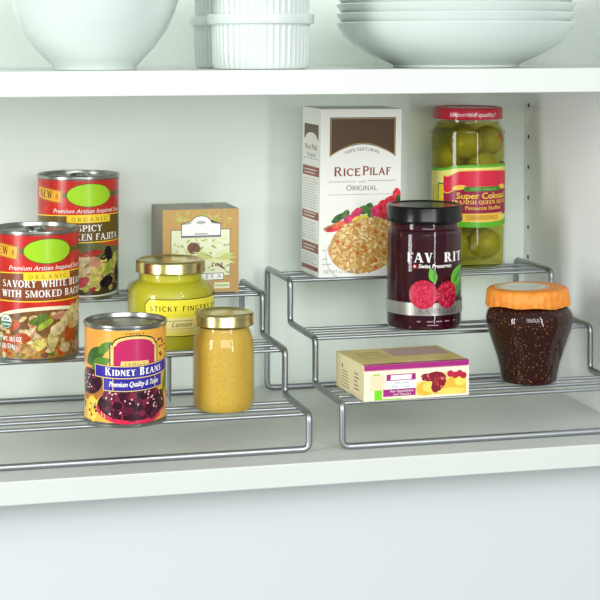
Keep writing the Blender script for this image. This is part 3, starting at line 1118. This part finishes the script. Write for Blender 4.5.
# ================================================================ boxes
# tea box
tx, ty = -0.0728, 0.2165
TW, TD, TH = 72.0, 53.0, 79.0
tb = thing('tea_box', 'brown cardboard tea box with almond picture on the top step', 'box', (tx, ty, H1[2] - EPS), radians(.6))
m_kraft, m_tgrey = P('kraft', (196, 156, 94), rough=.55), P('tea_grey', (168, 170, 154), rough=.5)
bm = bm_box(0, TW * .001, 0, TD * .001, 0, TH * .001, .0006)
for f in bm.faces:
    f.material_index = 0 if f.normal.y < -.5 else 1
link('carton', bm, [m_kraft, m_tgrey], tb, smooth=False)
k = Ink()
pale, navy, brn = P('tea_pale_green', (226, 230, 196)), P('tea_navy', (62, 66, 76)), P('almond', (112, 72, 50))
straw, wht2 = P('tea_straw', (206, 190, 96)), P('tea_white', (244, 244, 238))
lf = [P('tea_leaf_a', (196, 204, 120)), P('tea_leaf_b', (170, 186, 90)), P('tea_leaf_c', (220, 224, 160)), P('tea_leaf_d', (150, 170, 90))]
zz = lambda y: (535 - y) * .1766
xx = lambda x: (x - 130) * .1543
for i in range(46):
    x = random.uniform(8, 54)
    y = random.uniform(68, 78)
    k.leaf(x, y, x + random.uniform(-5, 5), y - random.uniform(2, 5), 1.1, random.choice([straw, lf[1], lf[0]]), .5 + i * .02)
for x in (12.5, 38.5):
    k.rect(x, x + .5, 60, 78, straw, 1)
k.rect(50.5, 51, 3, 78, straw, 1)
k.rect(xx(174), xx(491), zz(440), zz(194), navy, 2)
k.rect(xx(177), xx(488), zz(438), zz(197), pale, 2.4)
for i in range(90):
    x, y = random.uniform(9, 53), random.uniform(20, 50)
    a = random.uniform(0, 2 * pi)
    L = random.uniform(3, 7)
    k.leaf(x, y, x + L * cos(a), y + L * .7 * sin(a), 1.6, random.choice(lf), 3 + i * .02)
k.ell(xx(296), zz(292), 5.2, 5.6, brn, 6, rot=40)
k.leaf(xx(280), zz(310), xx(315), zz(265), 1.4, P('almond_dark', (80, 50, 36)), 6.5)
for a in (20, 0, -25, 45, 150, 170):
    k.leaf(xx(400), zz(345), xx(400) + 20 * cos(radians(a)), zz(345) + 12 * sin(radians(a)), 4.0, lf[0] if a % 2 == 0 else lf[2], 7 + a * .004)
k.leaf(xx(340), zz(300), xx(420), zz(390), 5, lf[2], 7.6)
k.leaf(xx(420), zz(375), xx(470), zz(412), 1.8, brn, 8)
k.text('tea', xx(418), zz(390), 10, 5, brn, 8, shear=.3)


def plaque(e):
    pts = [(xx(232) - e, zz(233) - e), (xx(437) + e, zz(233) - e), (xx(437) + e, zz(168) + e), (xx(388) + e, zz(165) + e)]
    pts += [(xx(335) + (8.0 + e) * cos(pi * i / 14), zz(163) + (6.6 + e) * sin(pi * i / 14)) for i in range(15)]
    pts += [(xx(282) - e, zz(165) + e), (xx(232) - e, zz(168) + e)]
    return pts


k.poly(plaque(.55), navy, 9)
k.poly(plaque(0), wht2, 9.5)
k.ell(xx(335), zz(158), 4, 1.7, P('tea_crest', (176, 178, 176)), 10)
k.rect(xx(300), xx(372), zz(222), zz(213), P('tea_crest', (0, 0, 0)), 10)
k.rect(xx(232) - .4, xx(437) + .4, zz(232), zz(226), navy, 10)
k.rect(xx(300), xx(457), zz(461), zz(424), navy, 9)
k.rect(xx(302), xx(454), zz(458), zz(427), wht2, 9.5)
k.text('T E A', xx(400), zz(450), 13, 3.4, navy, 10, 'serif')
k.rect(xx(405), xx(487), zz(506), zz(474), pale, 9)
k.rect(xx(410), xx(482), zz(494), zz(486), lf[1], 9.5)
k.rect(xx(390), xx(520), zz(533), zz(526), navy, 9)
k.build('front_print', tb, lambda x, y, z: (x * 1.146, -z, y))
k = Ink()
k.ell(50, 27, 5.5, 8, P('tea_dark_oval', (60, 54, 46)), 1)
k.build('top_print', tb, lambda x, y, z: (x, y, TH + z))

# rice box
rx_, ry_ = 0.0758, 0.2150
RW, RD, RH = 82.0, 52.0, 158.6
rb_ = thing('rice_box', 'tall white box of rice pilaf standing on the top step', 'box', (rx_, ry_, H2[2] - EPS), radians(4), tilt=(0, radians(.6)))
m_card = P('carton_white', (240, 240, 232), rough=.4)
link('carton', bm_box(0, RW * .001, 0, RD * .001, 0, RH * .001, .0007), m_card, rb_, smooth=False)
X = lambda x, y: (x - (92 - 12 * (y - 50) / 512)) * .342
Z = lambda y, x=200: (562 - y - (x - 80) * .012) * .3115
k = Ink()
br, go, rdk = P('pilaf_brown', (82, 56, 30)), P('pilaf_gold', (196, 168, 110)), P('pilaf_red', (142, 50, 32))
gry = P('grey_ink', (110, 96, 98))


def pil_panel(e):
    xl, xr_ = 9.2 + e, 75.6 - e
    zt = 150.5 - e
    arc = [(xl + (xr_ - xl) * i / 20, 113.5 + e + 11.5 * sin(pi * i / 20) ** .9) for i in range(21)]
    return arc + [(xr_, zt), (xl, zt)]


k.poly(pil_panel(0), br, 1)
a = pil_panel(1.1)
k.line(a + [a[0]], .5, go, 2)
wa = lambda x, y: (x, y - .0105 * (x - 42.4) ** 2)
k.text('100% NATURAL', 42.4, 119.0, 35, 3.2, gry, 2, warp=wa)
k.text('Rice', 27, 95.2, 26, 8.6, rdk, 2, 'serif', T=.17, t=.12, sv=.03, caps=.84, space=.12)
k.text('Pilaf', 57, 95.8, 28.5, 8.6, rdk, 2, 'serif', T=.17, t=.12, sv=.03, caps=.84, space=.12)
k.rect(8.5, 35.5, 89.6, 90.0, rdk, 2); k.rect(48.5, 76, 90.4, 90.8, rdk, 2)
k.text('WITH', 42, 88.8, 7, 1.8, gry, 2)
k.text('Original', 42, 81.6, 31, 5.0, P('pilaf_mauve', (112, 76, 84)), 2, 'serif', T=.13, t=.09, sv=.03, caps=.86, space=.12)
k.rect(8.5, 76, 77.6, 77.9, gry, 2)
# picture: vegetables, platter, mound of rice
veg = {n: P('veg_' + n, c, noise=(tuple(min(255, int(v * 1.25 + 14)) for v in c), 160, .12)) for n, c in dict(red=(190, 44, 58), pink=(186, 56, 92), green=(62, 100, 48), dgreen=(40, 74, 38), yellow=(222, 186, 60), orange=(206, 96, 60), olive=(122, 134, 60)).items()}
L = 2
for x, y, rx, ry, n, rot in ((14, 47, 11, 3.2, 'olive', 10), (14, 46, 9, 3.0, 'red', 10), (20, 50, 8, 3, 'orange', 15), (19, 56, 8, 3.2, 'dgreen', 30), (26, 59, 5, 3.4, 'green', 50), (30, 54, 6, 4.6, 'pink', 20), (36, 58, 5, 5, 'pink', 0),
                             (42, 54, 10, 4, 'yellow', 12), (44, 63, 5.4, 4.4, 'green', 20), (39, 62, 4, 3.4, 'pink', 0), (52, 60, 5, 4, 'green', 60), (50, 66, 4, 3.6, 'green', 20), (58, 62, 7.4, 6, 'pink', 20), (64, 66, 6.6, 6, 'red', 30), (72, 70, 7.4, 6, 'red', 10),
                             (73, 60, 7, 8, 'pink', 0), (66, 58, 7, 6, 'red', 0), (77.5, 77, 4, 6, 'red', 0), (76, 66, 4.6, 5, 'pink', 0), (79, 73, 2.4, 4, 'dgreen', 0)):
    k.ell(x, y, rx, ry, veg[n], L, rot, 16, .08)
    L += .12
k.ell(46, 22, 40, 29.5, P('platter_shade', (214, 216, 212)), 5, n=50, rot=8)
k.ell(46, 23, 38.8, 28.5, P('platter_white', (243, 243, 238)), 5.4, n=50, rot=8)
k.ell(46, 29.5, 37, 26, P('rice_base', (204, 156, 86)), 6, n=50, rot=12, jit=.02)
rc_ = [P('rice_%d' % i, c) for i, c in enumerate(((238, 206, 146), (226, 188, 118), (246, 222, 172), (214, 168, 94), (200, 148, 76), (232, 196, 126)))]
ins = lambda x, y: ((x - 46) / 36) ** 2 + ((y - 29.5 - (x - 46) * .1) / 25) ** 2 < 1
k.blobs(420, (13, 81), (2, 55), (2.0, 3.0), (.8, 1.2), rc_, 6.4, inside=lambda x, y: ins(x, y) and x < 80, ang=8, jit=.05)
k.blobs(16, (14, 78), (8, 50), (1.8, 2.6), (1.2, 1.8), [P('rice_toast', (206, 112, 54))], 32, inside=ins)
for y, w in ((25, 4), (17, 5), (12, 9)):
    k.rect(3, 3 + w, y, y + 1.2, P('faint_grey', (196, 194, 190)), 6)
k.P = [([(min(px, RW - .4), max(py, .4)) for px, py in pts], mi, lay) for pts, mi, lay in k.P]
k.text('NET WT 6.3 OZ (178g)', 23, 4.0, 36, 3.2, P('pale_grey_ink', (150, 148, 146)), 8)
k.build('front_print', rb_, lambda x, y, z: (x, -z * .6, y))
# left side: brand panel, small type
k = Ink()
k.poly([(6, 129), (RD - 6, 129), (RD - 6, 143), (6, 143)], br, 1)
k.ell(RD / 2, 129, 17, 6, m_card, 2, n=30, a0=0, a1=180)
k.text('Rice Pilaf', RD / 2, 119, 34, 5, rdk, 2, 'sans')
k.text('Original', RD / 2, 112.6, 24, 3.2, gry, 2, 'sans')
k.rect(4, RD - 4, 110, 110.4, gry, 2)
for z0_, z1_ in ((94, 103), (53, 60.5), (22, 31), (5, 9)):
    k.rect(3, RD - 3, z0_, z1_, rdk, 2)
    if z1_ - z0_ > 6:
        k.rect(7, RD - 10, z0_ + 5.2, z0_ + 6.0, m_card, 3)
        k.rect(7, RD - 14, z0_ + 2.2, z0_ + 3.0, m_card, 3)
for a_, b_ in ((63, 91), (34, 51), (11, 20)):
    y = a_
    while y < b_:
        k.rect(3.5, RD - random.uniform(4, 14), y, y + .8, P('side_type', (206, 204, 198)), 2)
        y += 2.5
k.build('side_print', rb_, lambda x, y, z: (-z, RD - x, y))

# mini toast box
PW, PD, PH = 96.5, 72.0, 30.6
px_, py_ = 0.0672, 0.0425
pb_ = thing('toast_box', 'low cream and purple toast box lying on the front step', 'box', (px_, py_, H2[0] - EPS), radians(3.0))
m_cr = P('toast_cream', (236, 222, 176), rough=.4)
m_tp = P('toast_top', (222, 206, 124), rough=.3, noise=((204, 188, 108), 60, .2))
bm = bm_box(0, PW * .001, 0, PD * .001, 0, PH * .001, .0005)
for f in bm.faces:
    f.material_index = 1 if f.normal.z > .5 else 0
link('carton', bm, [m_cr, m_tp], pb_, smooth=False)
k = Ink()
pu, wt = P('toast_purple', (164, 32, 122)), P('toast_white', (246, 244, 240))
fr_ = P('toast_front', (248, 232, 206))
k.rect(.3, PW - .3, .4, PH - .2, fr_, 0)
k.rect(.3, PW - .3, PH - 4.4, PH - .1, pu, 2)
for i in range(78):
    k.poly([(.4 + i * 1.21, PH - 4.3), (1.4 + i * 1.21, PH - 4.3), (.9 + i * 1.21, PH - 5.5)], pu, 2)
k.rect(5, 18, 8.5, 21.5, P('toast_peach', (248, 216, 180)), 1.5)
k.rect(8, 14.5, 21.5, 23, P('toast_lime', (170, 206, 60)), 1.6)
k.rect(9.5, 16.4, .6, 9.2, P('toast_green', (118, 214, 20)), 2)
k.rect(16.4, 34, .5, 1.3, P('toast_green', (0, 0, 0)), 2)
k.rect(20.4, 47, 16.5, 22.0, pu, 2)
k.poly([(24, 17.2), (43, 17.2), (43.5, 21.2), (24.5, 21.2)], wt, 3)
k.rect(20.4, 47, 9.4, 16.5, wt, 2)
k.text('ORIGINAL', 34, 13.4, 16, 2.1, P('toast_blue', (118, 160, 180)), 4)
k.text('Mini Toasts', 34, 10.3, 17, 2.3, P('toast_blue', (0, 0, 0)), 4)
k.rect(17.4, 47, 3.2, 9.4, pu, 2)
k.text('For Appetizers', 34.5, 6.7, 21, 1.9, wt, 4, bold=.006)
k.text('and Snacks', 34.5, 4.0, 16, 1.9, wt, 4, bold=.006)
ch, chl, jam, jml = P('cheese', (232, 184, 60)), P('cheese_light', (246, 216, 100)), P('jam', (130, 22, 40)), P('jam_light', (186, 50, 60))
k.poly([(47.5, 2.5), (93.5, 2.0), (93.5, 13), (88, 20), (75, 22), (60, 15), (47.5, 14)], P('toast_picture', (244, 212, 130)), 2)
k.ell(56, 8, 8.5, 6, ch, 3, n=24)
k.ell(62, 9.5, 9, 5, chl, 3.4, n=24)
k.poly([(66, 3), (93.4, 2.6), (93.4, 17), (80, 17.5), (70, 10)], ch, 3.6)
k.ell(80, 5, 13, 2.6, chl, 3.9, n=24)
k.ell(88, 13, 5.4, 4.4, chl, 4.0, n=20)
for i, (x, y, rx, ry) in enumerate(((60, 17.5, 7, 3.6), (66, 18, 8, 4.2), (67, 12, 5.2, 7), (65, 8.5, 3.6, 4.4), (71, 14, 4, 5), (56, 18.5, 4, 2.4))):
    k.ell(x, y, rx, ry, jam, 4.2 + i * .05, n=24, jit=.06)
k.blobs(34, (52, 74), (8, 20), (.8, 1.6), (.7, 1.2), [jml, jam, P('jam_pale', (226, 130, 120)), jml], 4.6,
        inside=lambda x, y: y > 15 or (60 < x < 71))
for x, y in ((79, 19.6), (83.5, 18.2), (87.5, 19.4), (91, 17.6)):
    k.ell(x, y, 3.1, 2.9, P('rasp_a', (0, 0, 0)), 5 + x * .01, n=18)
k.build('front_print', pb_, lambda x, y, z: (x, -z, y))
k = Ink()
ink = P('toast_brown_ink', (120, 104, 70))
for i in range(6):
    k.rect(14 + i * .6, 36 - i, 4 + i * 2.6, 4.7 + i * 2.6, ink, 1)
k.rect(16, 19, 19.6, 23, ink, 1)
for i in range(5):
    k.rect(48, 60 - (i % 3) * 2, 7 + i * 3.2, 8.0 + i * 3.2, ink, 1)
k.build('side_print', pb_, lambda x, y, z: (-z, PD - x, y))
k = Ink()
k.rect(.3, PW - .3, .1, 5.0, pu, 1)
k.rect(40, 92, 34, 66, P('toast_mauve', (190, 160, 150)), 1)
k.rect(20, 60, 18, 22, P('toast_straw', (234, 220, 150)), 2)
for i in range(5):
    k.rect(10, 34, 26 + i * 7, 28 + i * 7, P('toast_ochre', (184, 162, 84)), 1)
k.build('top_print', pb_, lambda x, y, z: (x, y, PH + z))

# ================================================================ crockery on the upper shelf
# mixing bowl
bx, by = -0.1572, 0.075
p = [(0, 2.0), (31, 2.0), (33, 0), (35.5, .2), (36.0, 3), (40, 7), (51, 18), (62, 33), (69, 48), (74.5, 66), (79, 88), (82, 104), (83.4, 110), (82.6, 111.5), (81.0, 110.4), (79, 104), (75.5, 88), (71, 66),
     (65, 49), (58, 35), (47, 21), (35, 11), (0, 7)]
p = [(a * .965, b) for a, b in p]
b_ = thing('mixing_bowl', 'big white mixing bowl at the left on the upper shelf', 'bowl', (bx, by, SZ + by * TS + .0001), tilt=(SAG, 0))
link('bowl', bm_lathe(scale(p), 128), m_porc, b_)


def ramekin(label, x, y, z, r=40.3):
    t = thing('ramekin', label, 'ramekin', (x, y, z + y * TS + .0001), group='stacked white ramekins', tilt=(SAG, 0))
    h = 46.0
    prof = [(0, 2.0), (r - 5, 2.0), (r - 3.5, 0), (r - 1.2, .6), (r - .4, 2.2), (r + .4, 6), (r + 1.4, 36.5), (r + 1.8, 37.4), (r + 4.4, 38.0), (r + 4.8, 39), (r + 4.8, 45), (r + 4.2, 46), (r + 1.6, 46.2), (r - .6, 45), (r - 1.4, 38), (r - 2.4, 8), (r - 6, 5), (0, 5)]

    def flute(i, rr, zz, a):
        if 4 <= i <= 6:
            return rr - .0008 * abs(sin(a * 24)), zz
        return rr, zz
    bm = bm_lathe(scale(prof[:7]), 288, wob=flute)
    link('fluted_wall', bm, m_porc, t)
    link('rim', bm_lathe(scale(prof[6:]), 96), m_porc, t)
    return t


fx, fy = -0.0192, 0.060
qx, qy = -0.0100, 0.175
ramekin('bottom ramekin of the front stack on the upper shelf', fx, fy, SZ)
ramekin('upper ramekin of the front stack, cut by the top of the picture', fx, fy, SZ + .0400)
ramekin('bottom ramekin of the stack behind, shaded and partly hidden', qx, qy, SZ)
ramekin('upper ramekin of the stack behind, cut by the top of the picture', qx, qy, SZ + .0400)

# stacked pasta bowls
sx_, sy_ = 0.1735, 0.112
bp_ = [(a * .95, b * .955) for a, b in [(0, 2.2), (54, 2.2), (56, 0), (58.5, .3), (59.5, 2.5), (68, 6.5), (82, 12.5), (96, 21), (106, 30.5), (112, 40), (112.6, 41.4), (111.8, 42.2), (110.2, 41.2), (104, 32.6), (94, 23.4), (80, 15.4), (60, 8), (0, 5.5)]]
POS = ['lowest', 'second from the bottom', 'third from the bottom', 'fourth from the bottom']
me0 = None
for i, ps in enumerate(POS):
    if me0 is None:
        o = link('pasta_bowl', bm_lathe(scale(bp_), 128), m_porc)
        me0 = o.data
    else:
        o = bpy.data.objects.new('pasta_bowl', me0)
        COL.objects.link(o)
    o.location = (sx_, sy_, SZ + sy_ * TS + .0001 + i * .0083)
    o.rotation_euler = (SAG, 0, 0)
    tag(o, 'wide white shallow bowl, %s in the stack on the upper shelf' % ps, 'bowl', 'stacked wide white bowls')
